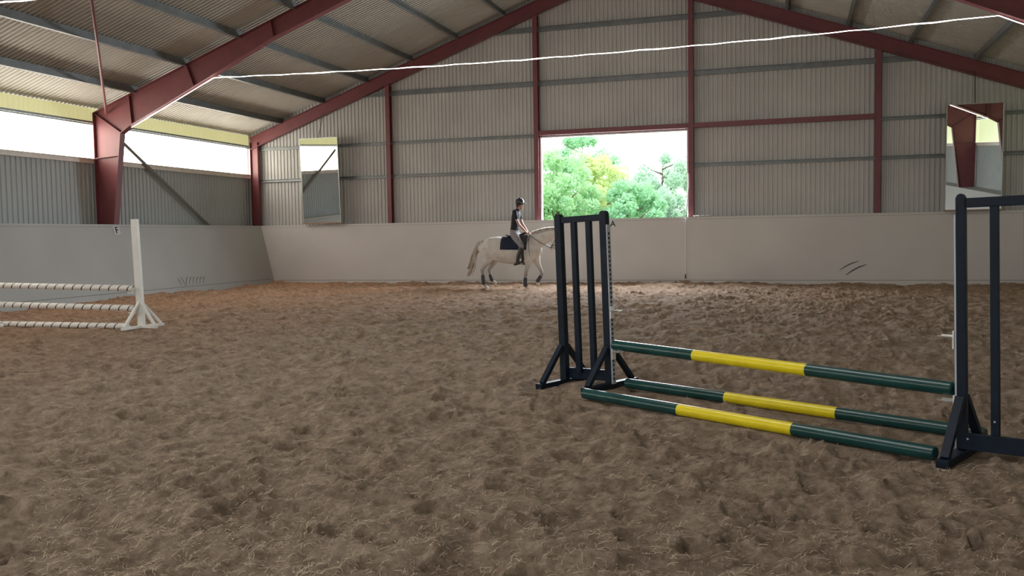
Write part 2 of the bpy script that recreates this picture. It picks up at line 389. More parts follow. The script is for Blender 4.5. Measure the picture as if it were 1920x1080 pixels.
# frame of the opening in the far gable
m = MB(); m.box((OX0+.02, YE-.02, (ZK+OZ1)/2), (.05, .12, OZ1-ZK)); m.box((OX1-.02, YE-.02, (ZK+OZ1)/2), (.04, .12, OZ1-ZK))
m.box(((OX0+OX1)/2, YE-.02, OZ1-.02), (OX1-OX0, .10, .035))
tag(m.build('trim_7', 'white'), kind='structure')

# ---------------------------------------------------------------- portal frames
def side_pts(s):
    g = (lambda x: x) if s < 0 else mir
    return g
def make_frame(s, root, y=0.):
    g = side_pts(s)
    colw = [(g(-18.64), -.2), (g(-18.64), 5.19), (g(-17.74), 4.59), (g(-18.08), 2.02), (g(-18.30), -.2)]
    rafw = [(g(-18.64), 5.19), (XA, ztop(XA)), (XA, ztop(XA)-.46), (g(-12.9), ztop(-12.9)-.46), (g(-14.73), 5.97), (g(-17.38), 4.80), (g(-17.74), 4.59)]
    FW = .20
    def plate(mb, a, b, wd=FW, th=.022):
        mb.beam((a[0], y, a[1]), (b[0], y, b[1]), wd, th, up=(-(b[1]-a[1]), 0, b[0]-a[0]))
    c = MB().prism(colw, y-.007, y+.007); plate(c, colw[0], colw[1]); plate(c, colw[2], colw[3]); plate(c, colw[3], colw[4])
    c.build('column', 'red', root, recalc=True)
    r = MB().prism(rafw, y-.007, y+.007)
    plate(r, rafw[0], rafw[1]); plate(r, rafw[2], rafw[3]); plate(r, rafw[3], rafw[4]); plate(r, rafw[4], rafw[5]); plate(r, rafw[5], rafw[6])
    r.build('rafter', 'red', root, recalc=True)
    for a, b in (((-18.60, 5.17), (-17.76, 4.62)), ((-18.63, 3.93), (-17.82, 3.98)), ((-17.42, 5.60), (-17.36, 4.83)), ((-15.52, 6.28), (-15.30, 5.72)), ((-12.9, ztop(-12.9)), (-12.82, ztop(-12.9)-.44))):
        st = MB(); plate(st, (g(a[0]), a[1]), (g(b[0]), b[1]), .17, .016); st.build('stiffener', 'red', root)
def copy_tree(o, parent=None, off=None):
    c = o.copy(); col.objects.link(c)
    if parent: c.parent = parent
    for ch in list(o.children): copy_tree(ch, c)
    return c
fr = thing('portal_frame', 'red steel portal frame with deep haunch, nearest in view, one bay before the gable', 'steel frame', (0, FR_Y[1], 0))
for s in (-1, 1): make_frame(s, fr)
for i, y in enumerate(FR_Y[2:]):
    c = copy_tree(fr); c.location = (0, y, 0)
    c['label'] = ('red steel portal frame with deep haunch, %s behind the nearest frame in view' % ['first', 'second', 'third', 'fourth', 'fifth'][i])
# gable frame: shallower rafters, narrow corner posts
gf = thing('end_frame', 'slim dark red steel frame running up the slopes of the far gable wall', 'steel frame', (0, 28.04, 0))
for s in (-1, 1):
    g = side_pts(s)
    r = MB(); x0, x1 = g(-18.55), XA
    za, zb = ztop(-18.55), ztop(XA)
    r.prism([(x0, za-.40), (x0, za), (x1, zb), (x1, zb-.42)], -.008, .008)
    for dz, in ((0,), (-.41,)):
        r.beam((x0, 0, za+dz), (x1, 0, zb+dz), .16, .02, up=(-(zb-za), 0, x1-x0))
    r.build('rafter', 'red', gf, recalc=True)
    r = MB(); xc = g(-18.38)
    r.box((xc-.15*(1), 0, 2.45), (.016, .16, 5.2)); r.box((xc+.15, 0, 2.45), (.016, .16, 5.2)); r.box((xc, 0, 2.45), (.30, .012, 5.2))
    r.build('column', 'red', gf)
# gable posts
order = {-13.13: 'second from the left corner, right of the tall mirror', -7.9: 'on the left side of the opening', -2.97: 'on the right side of the opening', 2.36: 'between the opening and the right mirror'}
for x, d in order.items():
    zt = ztop(x)-.42; o = MB()
    o.box((0, .0, (zt+1.5)/2), (.155, .012, zt-1.5)); o.box((0, .19, (zt+1.5)/2), (.155, .012, zt-1.5)); o.box((0, .095, (zt+1.5)/2), (.012, .18, zt-1.5))
    p = o.build('gable_post', 'red'); p.location = (x, 28.0, 0)
    tag(p, 'dark red steel gable wall post '+d, 'steel post', 'posts of the far gable wall')
# girts
def girt(x0, x1, z, h, label, m='galv', y=28.155):
    o = MB(); o.box(((x0+x1)/2, y, z+h/2-.006), (x1-x0, .06, .012)); o.box(((x0+x1)/2, y+.03, z), (x1-x0, .012, h)); o.box(((x0+x1)/2, y, z-h/2+.006), (x1-x0, .06, .012))
    o.box(((x0+x1)/2, y-.028, z-h/2+.02), (x1-x0, .01, .035))
    o = o.build('wall_girt', m); return tag(o, label, 'steel rail', 'rails across the far gable wall')
girt(XL+.1, -7.98, 3.68, .10, 'lowest grey steel rail across the gable sheeting left of the opening')
girt(-2.9, XR-.1, 3.68, .10, 'lowest grey steel rail across the gable sheeting right of the opening')
girt(XL+.1, -7.98, 4.81, .10, 'second lowest grey rail on the gable, left of the opening')
girt(2.45, XR-.1, 4.80, .10, 'second lowest grey rail on the gable, crossing behind the right mirror')
girt(-14.6, 3.9, 6.48, .16, 'long grey rail across the gable well above the opening')
girt(-10.0, -.6, 8.2, .16, 'topmost grey rail high up under the gable ridge')
for x0, x1, lb in ((-7.82, -3.05, 'dark red steel lintel beam directly over the opening'), (-2.89, 2.28, 'dark red steel beam right of the opening in line with its lintel')):
    o = MB(); o.box(((x0+x1)/2, 28.07, 4.875), (x1-x0, .12, .15)); tag(bevel(o.build('lintel_beam', 'red'), .004), lb, 'steel beam')
# purlins
names_ = ['lowest', 'second', 'third', 'fourth', 'fifth', 'sixth', 'seventh', 'eighth']
for s in (-1, 1):
    for i, x in enumerate([-17.30, -15.6, -13.92, -12.26, -10.60, -8.95, -7.30, -6.2]):
        X = x if s < 0 else mir(x); z = ztop(x); o = MB(); L = YE-YB+.2; yc = (YE+YB)/2
        o.box((X, yc, z+.10), (.016, L, .205)); o.box((X+.04*-s, yc, z+.008), (.085, L, .014)); o.box((X-.04*-s, yc, z+.2), (.085, L, .012)); o.box((X+.08*-s, yc, z+.024), (.008, L, .032))
        o = o.build('roof_purlin', 'galv')
        tag(o, 'long grey steel purlin under the %s roof slope, %s up from the eave' % ('left' if s < 0 else 'right', names_[i]), 'roof purlin', 'purlins of the %s roof slope' % ('left' if s < 0 else 'right'))
# bracing
tag(MB().beam((XL+.14, 21.2, 4.75), (XL+.14, 26.2, 1.68), .10, .03, up=(1, 0, 0)).build('wall_brace', 'bracem'), 'grey flat diagonal brace on the left wall between frame and corner', 'brace')
tag(MB().tube([(-18.2, 20.58, 5.15), (-12.2, 13.4, 7.28)], .035, 10).build('roof_brace', 'red', smooth=True), 'thin red tube rising from the left frame haunch towards the roof', 'brace')

# ---------------------------------------------------------------- light strips
def led(y, label, xa=-14.73, za=5.93):
    pts = []
    for i in range(9):
        t = i/8; pts.append((-17.42+t*(17.42+xa), y, 4.76+t*(za-4.76)-.02+(0.02*math.sin(PI*t) if xa > -14.7 else 0)))
    n = 46
    for i in range(1, n+1):
        t = i/n; x = xa+t*(mir(xa)-xa); pts.append((x, y+.01*math.sin(i*1.3), za-.01-.16*4*t*(1-t)*(1 if t < .5 else .97)+.008*math.sin(i*2.3)))
    for i in range(1, 9):
        t = i/8; pts.append((mir(xa)+t*(17.42+xa), y, za-.01-t*(za-4.76)-.02))
    r = [.0085+.006*max(0, math.sin(i*.9))**3 for i in range(len(pts))]
    return tag(MB().tube(pts, r, 6).build('light_strip', 'led', smooth=True), label, 'light strip', 'glowing light strips strung across the hall')
led(20.65, 'glowing white light strip hung across the hall from the nearest frame in view')
led(13.3, 'glowing white light strip of the next frame, its end showing top left', -14.3, 6.09)
led(5.95, 'glowing white light strip strung across behind the others')

# ---------------------------------------------------------------- mirrors, letters, rope
def mirror(name_label, x0, x1, z0, z1, lean, wire_top, rz):
    t = thing('wall_mirror', name_label, 'mirror', ((x0+x1)/2, 27.62, z0), rz, 'mirrors on the far wall')
    rot = Matrix.Rotation(lean, 3, 'X'); wd, h = x1-x0, z1-z0
    MB().box(rot @ Vector((0, 0, h/2)), (wd, .006, h), rot).build('glass', 'mirror', t)
    m = MB().box(rot @ Vector((0, .02, h/2)), (wd+.02, .03, h+.02), rot); m.build('backing', 'mirroredge', t)
    m = MB().box((0, .02, -.02), (wd+.04, .09, .035)); m.build('ledge', 'wood', t)
    m = MB()
    for sx in (-1, 1): m.box(rot @ Vector((sx*wd/2, 0, h/2)), (.022, .02, h), rot)
    m.box(rot @ Vector((0, 0, h)), (wd, .02, .022), rot); m.build('frame', 'mirroredge', t)
    top = rot @ Vector((0, .03, h))
    MB().tube([top, Vector((wire_top[0]-t.location.x, wire_top[1]-t.location.y, wire_top[2]-z0))], .012, 6).build('wire', 'wire', t)
    return t
mirror('tall leaning mirror on the far wall near the left corner', -16.24, -14.78, 2.14, 5.03, .044, (-15.55, 27.95, ztop(-15.55)-.35), -.022)
mirror('tall leaning mirror on the far wall right of the opening', 4.08, 5.50, 2.12, 5.02, .044, (4.86, 27.95, ztop(4.86)-.3), .022)
def text_mesh(ch, size):
    cu = bpy.data.curves.new('t', 'FONT'); cu.body = ch; cu.size = size; cu.extrude = .002; cu.offset = size*.018; cu.align_x = 'CENTER'; cu.align_y = 'CENTER'
    o = bpy.data.objects.new('t', cu); col.objects.link(o); dg = bpy.context.evaluated_depsgraph_get()
    me = bpy.data.meshes.new_from_object(o.evaluated_get(dg)); bpy.data.objects.remove(o); return me
def letter(ch, loc, rot, plate, size, label):
    t = thing('letter_sign', label, 'letter sign', loc); t.rotation_euler = rot
    if plate: MB().box((0, 0, .004), (plate, plate, .006)).build('plate', 'plate', t)
    me = text_mesh(ch, size); me.materials.clear(); me.materials.append(M['black']); o = bpy.data.objects.new('letter', me); col.objects.link(o); o.parent = t; o.location = (0, 0, .012)
pF = on_left(20.55, 1.905, .006); letter('F', pF, (PI/2-.27, 0, PI/2), .25, .26, 'small pale square sign with black letter F on the left kickboard')
pA = on_end(-5.36, 1.905, .006); letter('A', pA, (PI/2-.05, 0, 0), .22, .25, 'small sign with black letter A on the far kickboard below the opening')
rp = thing('rope', 'white rope hanging down the far kickboard under the right edge of the opening', 'rope', (-3.10, 27.55, .2))
MB().tube([(.05, .40, 3.2), (.06, .36, 2.8), (.02, .30, 2.35), (-.01, .10, 1.92), (0, .13, 1.85), (0, .06, 1.0), (.005, .01, .12)], .011, 6).build('cord', 'rope', rp)
MB().tube([(0, .0, .14), (0, .0, -.0)], [.016, .03], 8).build('clip', 'wire', rp)
o = MB(); pts = []
for k in range(14): pts.append((-2.35-.04*k+.02*math.sin(k*2.4), 27.85+.03*math.cos(k*1.7), ZK+.02+.025*abs(math.sin(k*1.9))))
tag(MB().tube(pts, .016, 6).build('cord_scrap', 'rope', smooth=True), 'crumpled bit of white cord lying on top of the far kickboard', 'cord')

# ---------------------------------------------------------------- coloured jump
U = Vector((.80, -.60, 0)).normalized(); N = Vector((.60, .80, 0))
ang = math.atan2(-.436, .90); UW = Vector((.90, -.436, 0))
def wing(loc, tilt, mirrored, label, W, k=1.):
    # local x: away from the poles; y: along the feet; z up.  bars from x=0 (pole side) to x=W
    t = thing('jump_wing', label, 'jump stand', loc, ang+(PI if not mirrored else 0), 'dark jump wings holding the raised pole')
    t.rotation_euler = (0, -tilt if mirrored else tilt, ang+(0 if mirrored else PI))
    H = 1.84
    for x in (0, W):
        m = MB(); p = .062*k; prof = [(-p/2, -.01), (-p/2, H-.03), (-p/2+.012, H-.008), (-p/2+.028, H), (p/2-.028, H), (p/2-.012, H-.008), (p/2, H-.03), (p/2, -.01)]
        m.prism([(x+a, z) for a, z in prof], -.026*k, .026*k); bevel(m.build('post', 'navy', t, recalc=True), .004)
    for x in (W*.335, W*.665): bevel(MB().box((x, 0, (.14+H-.09)/2), (.054*(.5+.5*k), .040*(.5+.5*k), H-.23)).build('upright', 'navy', t), .004)
    bevel(MB().box((W/2, 0, H-.066), (W-.08, .05, .066)).build('top_rail', 'navy', t), .004)
    bevel(MB().box((W/2, -.044, .12), (W+.05, .036, .115)).build('bottom_rail', 'navy', t), .004)
    for x in (0, W):
        bevel(MB().box((x, 0, .028), (.085, .88, .055)).build('foot', 'navy', t), .005)
        for s in (-1, 1):
            bevel(MB().beam((x, s*.38, .055), (x, s*.045, .42), .06, .045, up=(0, s*.5, .5)).build('brace', 'navy', t), .003)
    m = MB().box((-.031*k-.006, 0, H/2-.05), (.012, .044*k, H-.19)); tr = m.build('cup_track', 'track', t)
    m = MB()
    for j in range(33): m.box((-.031*k-.0125, 0, .10+j*.047), (.002, .018*k, .024)); m.box((-.031*k-.0127, 0, .10+j*.047-.014), (.002, .008, .012))
    m.build('slots', 'hole', tr)
    for x, z in ((.05, .14), (W-.13, .14), (W*.335, .27), (W*.665, .27)):
        MB().tube([(x, -.060 if z < .2 else -.018*k, z), (x, -.066 if z < .2 else -.027*k, z)], .007, 8).build('bolt', 'track', t)
    return t
wA = wing((-1.80, 9.10, 0), .036, False, 'dark navy wooden jump wing at the far left end of the green and yellow poles', .61, 1.33)
wB = wing((1.15, 6.86, 0), .020, True, 'dark navy wooden jump wing at the near right end, cut by the picture edge', .63)
def cup(loc, d, label, shelf=True):
    t = thing('jump_cup', label, 'jump cup', loc, math.atan2(d.y, d.x), 'white cups on the jump wings')
    bevel(MB().box((.006, 0, -.01), (.012, .062, .13)).build('plate', 'cup', t), .003)
    m = MB(); n = 10; vs = []
    for i in range(n+1):
        a = PI*(.14+.72*i/n)
        for xx, rr in ((.012, .06), (.012, .054), (.105, .050), (.105, .055)): vs.append((xx, -rr*math.cos(a), .03-rr*math.sin(a)*.55))
    fs = []
    for i in range(n):
        for k in range(4):
            fs.append((i*4+k, i*4+(k+1) % 4, i*4+4+(k+1) % 4, i*4+4+k))
    m.add(vs, fs+[(0, 1, 2, 3), tuple(n*4+k for k in (3, 2, 1, 0))]); m.build('holder', 'cup', t, recalc=True)
dL = U; dR = -U
def onL(z, e=0): return Vector((-1.80, 9.10, z))+UW*(.054+e-math.tan(.036)*z)
def onR(z, e=0): return Vector((1.15, 6.86, z))-UW*(.044+e+math.tan(.020)*z)
cup(onL(.375), UW, 'white cup under the raised pole on the left wing'); cup(onL(.80), UW, 'empty white cup higher up on the left wing')
cup(onR(.375), -UW, 'white cup under the raised pole on the right wing'); cup(onR(.83), -UW, 'empty white cup higher up on the right wing')
def pole(a, b, t1, t2, label, group, r=.051):
    a = Vector(a); b = Vector(b); d = b-a; L = d.length; t = thing('jump_pole', label, 'jump pole', a, 0, group)
    t.rotation_mode = 'QUATERNION'; t.rotation_quaternion = d.to_track_quat('X', 'Z')
    for nm, m, x0, x1 in (('green_section', 'green', 0, t1), ('yellow_section', 'yellow', t1, t2), ('green_section', 'green', t2, L)):
        e0 = .008 if x0 == 0 else 0; e1 = .008 if x1 == L else 0
        ps = [(x0, 0, 0), (x0+.008, 0, 0), (x1-.008, 0, 0), (x1, 0, 0)]; rs = [r-e0, r, r, r-e1]
        o = MB().tube(ps, rs, 40).build(nm, m, t, smooth=True)
        md = o.modifiers.new('es', 'EDGE_SPLIT'); md.split_angle = .7
    return t
pr_a = onL(.452, .012); pr_b = onR(.47, .012)
Lr = (pr_b-pr_a).length
pole(pr_a, pr_b, Lr*.313, Lr*.66, 'green and yellow jump pole raised on the cups between the dark wings', 'green and yellow poles')
pole((-1.93, 8.44, .052), (.95, 6.67, .052), 1.16, 2.28, 'green and yellow pole on the sand in front of the raised pole', 'green and yellow poles')
pole((-1.63, 9.10, .054), (1.39, 7.38, .054), 1.2, 2.30, 'green and yellow pole on the sand behind the raised pole', 'green and yellow poles')

# ---------------------------------------------------------------- white jump at the left
ws = thing('jump_stand', 'tall white single post jump stand with spread feet at the left', 'jump stand', (-11.36, 13.52, 0))
ws.rotation_euler = (0, -.034, 0)
bevel(MB().box((0, 0, 1.0), (.125, .075, 2.0)).build('post', 'white', ws), .004)
for dx, dy in ((.42, -.12), (-.02, -.48), (.10, .46), (-.02, .05)):
    L = math.hypot(dx, dy)
    if L > .2:
        bevel(MB().beam((0, 0, .035), (dx, dy, .035), .07, .05).build('foot', 'white', ws), .004)
        bevel(MB().beam((dx*.9, dy*.9, .06), (dx*.07, dy*.07, .48), .05, .04, up=(dx, dy, .5)).build('brace', 'white', ws), .003)
m = MB()
for k in range(20): m.box((-.0635, 0, .25+k*.075), (.002, .014, .02))
m.build('slots', 'hole', ws)
for zc, dz, y, lb, ph in ((.745, .055, 13.42, 'topmost of the three white spiral marked poles at the left', .03), (.385, .045, 13.42, 'middle one of the three white spiral marked poles at the left', .11), (.055, 0, 13.38, 'white spiral marked pole lying on the sand at the left', .07)):
    x1 = -11.44 if zc > .1 else -11.52; L = 3.52
    o = MB().tube([(0, 0, 0), (.01, 0, 0), (L-.01, 0, 0), (L, 0, 0)], [.048, .054, .054, .048], 28).build('jump_pole', 'stripe', smooth=True)
    md = o.modifiers.new('es', 'EDGE_SPLIT'); md.split_angle = .9
    o.location = (x1-L, y, zc+dz); o.rotation_mode = 'XYZ'; o.rotation_euler = (0, math.asin(dz/L), 0)
    tag(o, lb, 'jump pole', 'white poles of the left jump')
for z in (.70, .34):
    o = MB(); o.box((-.075, -.07, 0), (.014, .06, .10)); o.box((-.12, -.09, -.028), (.09, .05, .014))
    o = o.build('jump_cup', 'cup'); o.location = (-11.355, 13.48, z-.01); tag(o, 'white cup holding the %s white pole at the left stand' % ('top' if z > .5 else 'middle'), 'jump cup', 'cups on the white stand')
o = MB().tube([(0, 0, 0), (3.4, .05, 0)], .054, 24).build('jump_pole', 'white', smooth=True); o.location = (-17.52, 12.98, .05)
tag(o, 'plain white pole end on the sand at the left picture edge', 'jump pole')

# ---------------------------------------------------------------- horse and rider
HY = 25.7
def hp(a, b, dy=0.): return Vector((-8.583+(a-350)*.003247, HY+dy, 1.573-.003147*(b-480)-.00005*(a-350)))
def chain(mb, rows, n=18): return mb.loft([(hp(r[0], r[1], r[2]), r[3], r[4]) for r in rows], n)
M['coat'] = mat('grey_white_coat', (.66, .63, .58), .65, c2=(.50, .47, .44), vscale=5, bump=.002, bscale=50, spec=.25)
def coat_legs():
    nt = M['coat'].node_tree; b = nt.nodes['Principled BSDF']; L = nt.links.new
    src = b.inputs['Base Color'].links[0].from_socket
    tc = nt.nodes.new('ShaderNodeTexCoord'); sp = nt.nodes.new('ShaderNodeSeparateXYZ'); L(tc.outputs['Object'], sp.inputs[0])
    mr = nt.nodes.new('ShaderNodeMapRange'); mr.inputs[1].default_value = .85; mr.inputs[2].default_value = .40; L(sp.outputs['Z'], mr.inputs[0])
    mx = nt.nodes.new('ShaderNodeMix'); mx.data_type = 'RGBA'; mx.inputs[7].default_value = (.25, .235, .23, 1)
    L(mr.outputs[0], mx.inputs[0]); L(src, mx.inputs[6]); L(mx.outputs[2], b.inputs['Base Color'])
coat_legs()       # grey horses keep darker hair on the lower legs
M['hair'] = mat('mane_hair', (.60, .55, .48), .7, c2=(.30, .24, .19), vscale=14, stretch=(1, 1, .15))
M['hoof'] = mat('hoof', (.42, .38, .33), .5); M['boot'] = mat('brushing_boot', (.035, .035, .04), .6)
M['skin'] = mat('skin', (.52, .30, .24), .5, spec=.3); M['shirt'] = mat('dark_tshirt', (.012, .013, .018), .85, var=.2, vscale=12)
M['breech'] = mat('grey_breeches', (.24, .225, .24), .8, var=.1, vscale=9); M['leather'] = mat('black_leather', (.02, .02, .022), .4)
M['helmet'] = mat('helmet_shell', (.014, .014, .018), .35); M['brim'] = mat('helmet_brim', (.35, .34, .35), .35)
M['pad'] = mat('saddle_pad_navy', (.006, .014, .035), .85, var=.2, vscale=10); M['iron'] = mat('stirrup_steel', (.6, .6, .6), .25, metal=1)
h = MB()
chain(h, [(208, 590, 0, .14, .10), (240, 600, 0, .27, .20), (300, 598, 0, .345, .27), (370, 600, 0, .38, .29), (440, 612, 0, .39, .30), (520, 620, 0, .395, .305), (600, 622, 0, .41, .30), (670, 606, 0, .44, .25), (715, 600, 0, .38, .21), (748, 620, 0, .25, .17)], 24)
chain(h, [(700, 560, 0, .34, .17), (745, 528, 0, .275, .14), (795, 500, 0, .225, .12), (845, 478, 0, .195, .105), (895, 456, 0, .165, .095), (940, 436, 0, .13, .085)], 20)
chain(h, [(966, 418, 0, .075, .075), (955, 455, 0, .12, .095), (940, 496, 0, .135, .085), (922, 542, 0, .095, .068), (907, 578, 0, .075, .06), (894, 603, 0, .062, .056)], 18)
for s in (-1, 1): h.loft([(hp(965, 405, s*.055), .03, .022), (hp(972, 380, s*.07), .026, .016), (hp(978, 360, s*.072), .008, .006)], 10)
NH, FH = -.15, .15
chain(h, [(285, 590, NH, .24, .13), (292, 660, NH, .22, .12), (286, 712, NH, .150, .10), (262, 758, NH, .082, .062), (245, 782, NH, .066, .05), (234, 800, NH, .070, .052), (237, 822, NH, .054, .044), (240, 850, NH, .040, .036), (243, 890, NH, .042, .038), (250, 930, NH, .05, .045), (262, 952, NH, .042, .040)])
chain(h, [(310, 590, FH, .24, .13), (335, 660, FH, .20, .12), (325, 712, FH, .13, .10), (298, 762, FH, .076, .06), (281, 788, FH, .06, .048), (272, 804, FH, .066, .05), (277, 824, FH, .05, .042), (282, 850, FH, .038, .034), (290, 880, FH, .04, .036), (298, 903, FH, .046, .042), (308, 915, FH, .04, .038)])
chain(h, [(700, 620, NH, .20, .11), (695, 680, NH, .17, .11), (681, 735, NH, .098, .078), (668, 782, NH, .066, .058), (660, 818, NH, .050, .046), (657, 840, NH, .058, .052), (654, 858, NH, .046, .044), (652, 885, NH, .037, .035), (652, 938, NH, .046, .043), (663, 960, NH, .040, .04)])
chain(h, [(715, 620, FH, .19, .11), (728, 690, FH, .15, .11), (750, 745, FH, .085, .074), (770, 786, FH, .060, .054), (782, 814, FH, .050, .046), (787, 832, FH, .058, .052), (779, 850, FH, .046, .042), (768, 868, FH, .036, .034), (748, 900, FH, .045, .043), (740, 915, FH, .04, .04)])
horse = h.build('horse', 'coat', recalc=True); remesh(horse, .016, 5)
tag(horse, 'grey white horse walking right along the far wall with one foreleg lifted', 'horse')
def hoof(a, b, dy, tilt):
    c = hp(a, b, dy); rot = Matrix.Rotation(tilt, 3, 'Y'); m = MB(); vs = []; n = 14
    for i, (z, r, ox) in enumerate(((.075, .046, 0), (.0, .062, .022))):
        for k in range(n):
            t = 2*PI*k/n; vs.append(c+rot @ Vector((ox+r*1.15*math.cos(t), r*math.sin(t), z)))
    m.add(vs, [(k, (k+1) % n, n+(k+1) % n, n+k) for k in range(n)]+[tuple(range(n))[::-1], tuple(range(n, 2*n))])
    m.build('hoof', 'hoof', horse, recalc=True)
hoof(270, 979, NH, 0); hoof(316, 935, FH, .5); hoof(674, 984, NH, 0); hoof(733, 932, FH, 1.3)
for rows in ([(241, 860, NH, .062, .056), (243, 895, NH, .062, .056), (250, 930, NH, .066, .06)], [(283, 858, FH, .058, .052), (290, 882, FH, .058, .052), (298, 903, FH, .06, .055)],
             [(653, 880, NH, .058, .055), (651, 910, NH, .056, .053), (653, 944, NH, .064, .058)], [(772, 862, FH, .056, .052), (759, 882, FH, .056, .052), (745, 906, FH, .062, .056)]):
    o = MB().loft([(hp(r[0], r[1], r[2]), r[3], r[4]) for r in rows], 16).build('leg_boot', 'boot', horse, smooth=True, recalc=True)
tl = MB(); tl.loft([(hp(238, 522), .028, .028), (hp(212, 524), .040, .04), (hp(188, 545), .055, .055), (hp(168, 600), .075, .07), (hp(142, 690), .09, .08), (hp(118, 770), .085, .07), (hp(95, 830), .05, .05)], 14)
for k in range(70):
    o1, o2 = random.uniform(-1, 1), random.uniform(-1, 1); e = random.uniform(.75, 1)
    ps = []
    for i, (a, b, ww) in enumerate(((218, 524, .022), (184, 552, .05), (160, 620, .08), (135, 705, .10), (110, 790, .11), (78, 868, .10))):
        if i/5 > e+.05: break
        ps.append(hp(a, b)+Vector((ww*o1, ww*.9*o2, .02*o1)))
    tl.tube(ps, [.013]*(len(ps)-1)+[.004], 5)
tl.build('tail', 'hair', horse, smooth=True, recalc=True)
mn = MB()
for k in range(26):
    t = k/25; a = 712+t*240; b = 446-42*math.sin(min(1, t*1.25)*PI/2)-4
    c = hp(a, b); mn.tube([c+Vector((0, .0, -.03)), c+Vector((0, -.02, .022)), c+Vector((.005, -.06, -.02)), c+Vector((.01, -.085, -.07-.02*math.sin(k*3)))], [.016, .018, .014, .005], 6)
mn.build('mane', 'hair', horse, smooth=True, recalc=True)
for s in (-1, 1): MB().loft([(hp(951, 476, s*.088), .014, .01), (hp(950, 482, s*.088), .014, .01)], 8).build('eye', 'black', horse, smooth=True)
for s in (-1, 1): MB().loft([(hp(903, 600, s*.045), .01, .008), (hp(900, 604, s*.045), .01, .008)], 8).build('nostril', 'black', horse, smooth=True)

# saddle pad: sheet wrapped over the barrel
def barrel_shell(a0, a1, btop, bbot, grow, n=10, m=22, curve=0):
    vs = []; fs = []
    rows = [(370, 600, .38, .29), (440, 612, .39, .30), (520, 620, .395, .305), (600, 622, .41, .30), (670, 606, .44, .25), (715, 600, .38, .21)]
    def sec(a):
        for r0, r1 in zip(rows[:-1], rows[1:]):
            if a <= r1[0]:
                t = (a-r0[0])/(r1[0]-r0[0]); return [r0[i]+(r1[i]-r0[i])*t for i in range(1, 4)]
        return rows[-1][1:]
    for i in range(n+1):
        a = a0+(a1-a0)*i/n; bc, hh, ww = sec(a); c = hp(a, bc); zb = hp(a, bbot+(curve*math.sin(PI*i/n))).z
        cosb = max(-1, min(1, (zb-c.z)/(hh+grow))); th = math.acos(cosb)
        for k in range(m+1):
            t = -th+2*th*k/m
            vs.append((c.x, c.y+math.sin(t)*(ww+grow), c.z+math.cos(t)*(hh+grow)))
    for i in range(n):
        for k in range(m): o = i*(m+1)+k; fs.append((o, o+1, o+m+2, o+m+1))
    return vs, fs
vs, fs = barrel_shell(428, 676, 0, 604, .016)
o = MB().add(vs, fs).build('saddle_pad', 'pad', smooth=True); md = o.modifiers.new('s', 'SOLIDIFY'); md.thickness = .014; md.offset = 1
tag(o, 'dark navy saddle pad lying over the back of the grey horse', 'saddle pad')
sd = thing('saddle', 'black leather saddle with stirrups strapped on the grey horse', 'saddle', hp(560, 480))
def sp_(v): return Vector(v)-sd.location
m = MB(); m.loft([(sp_(hp(462, 466)), .02, .10), (sp_(hp(485, 478)), .03, .15), (sp_(hp(530, 482)), .03, .15), (sp_(hp(590, 470)), .035, .12), (sp_(hp(640, 448)), .035, .09), (sp_(hp(662, 440)), .02, .06)], 16)
remesh(m.build('seat', 'leather', sd, recalc=True), .012, 3)
for s in (-1, 1):
    vs, fs = [], []
    pr = [(585, 475), (672, 462), (684, 510), (680, 560), (655, 605), (615, 600), (590, 540)]
    for off in (.315, .335):
        for a, b in pr: vs.append(sp_(hp(a, b, s*(off-(.14 if b < 480 else 0)-(.05 if a > 668 else 0)))))
    n = len(pr); fs = [tuple(range(n)), tuple(range(2*n-1, n-1, -1))]+[(i, (i+1) % n, n+(i+1) % n, n+i) for i in range(n)]
    MB().add(vs, fs).build('flap', 'leather', sd, recalc=True)
    m = MB(); m.tube([sp_(hp(602, 500, s*.33)), sp_(hp(610, 600, s*.345)), sp_(hp(634, 682, s*.385))], .009, 6); m.build('stirrup_leather', 'leather', sd)
    m = MB(); m.tube([sp_(hp(634+4*math.sin(t), 706-26*math.cos(t), s*(.385+.066*math.sin(t)))) for t in np.linspace(0, 2*PI, 17)], .0085, 6); m.build('stirrup_iron', 'iron', sd)
    m = MB(); vs, fs = barrel_shell(628, 652, 0, 752, .010, 2, 20) if s < 0 else ([], [])
    if vs: m.add([Vector(v)-sd.location for v in vs], fs); m.build('girth', 'leather', sd)
bd = thing('bridle', 'black bridle and reins on the head of the grey horse', 'bridle', hp(910, 560))
def bp_(v): return Vector(v)-bd.location
def band(pts, r, nm):
    MB().tube([bp_(p) for p in pts], r, 6).build(nm, 'leather', bd)
def headring(a, b, rh, rw, tx=(.36, .93), n=20):
    c = hp(a, b); d = Vector((tx[0], 0, tx[1])).normalized(); e = Vector((d.z, 0, -d.x)); return [c+e*(rh*math.cos(t))+Vector((0, rw*math.sin(t), 0)) for t in np.linspace(0, 2*PI, n)]
band(headring(915, 562, .088, .068), .009, 'noseband'); band(headring(905, 582, .078, .064), .007, 'flash_strap'); band(headring(962, 436, .115, .098, (1, .6)), .009, 'headpiece')
for s in (-1, 1):
    band([hp(962, 436, s*.10), hp(940, 500, s*.092), hp(912, 556, s*.075), hp(893, 585, s*.068)], .008, 'cheekpiece')
    band([hp(891+9*math.sin(t), 585-10*math.cos(t), s*.07) for t in np.linspace(0, 2*PI, 13)], .006, 'bit_ring')
    band([hp(887, 585, s*.075), hp(845, 563, s*.13), hp(800, 535, s*.165), hp(755, 507, s*.175), hp(715, 482, s*.14), hp(688, 463, s*.075)], .0075, 'rein')
    band([hp(688, 463, s*.075), hp(700, 500, -.16 if s < 0 else -.10), hp(690, 520, -.19 if s < 0 else -.1)], .006, 'rein_end')

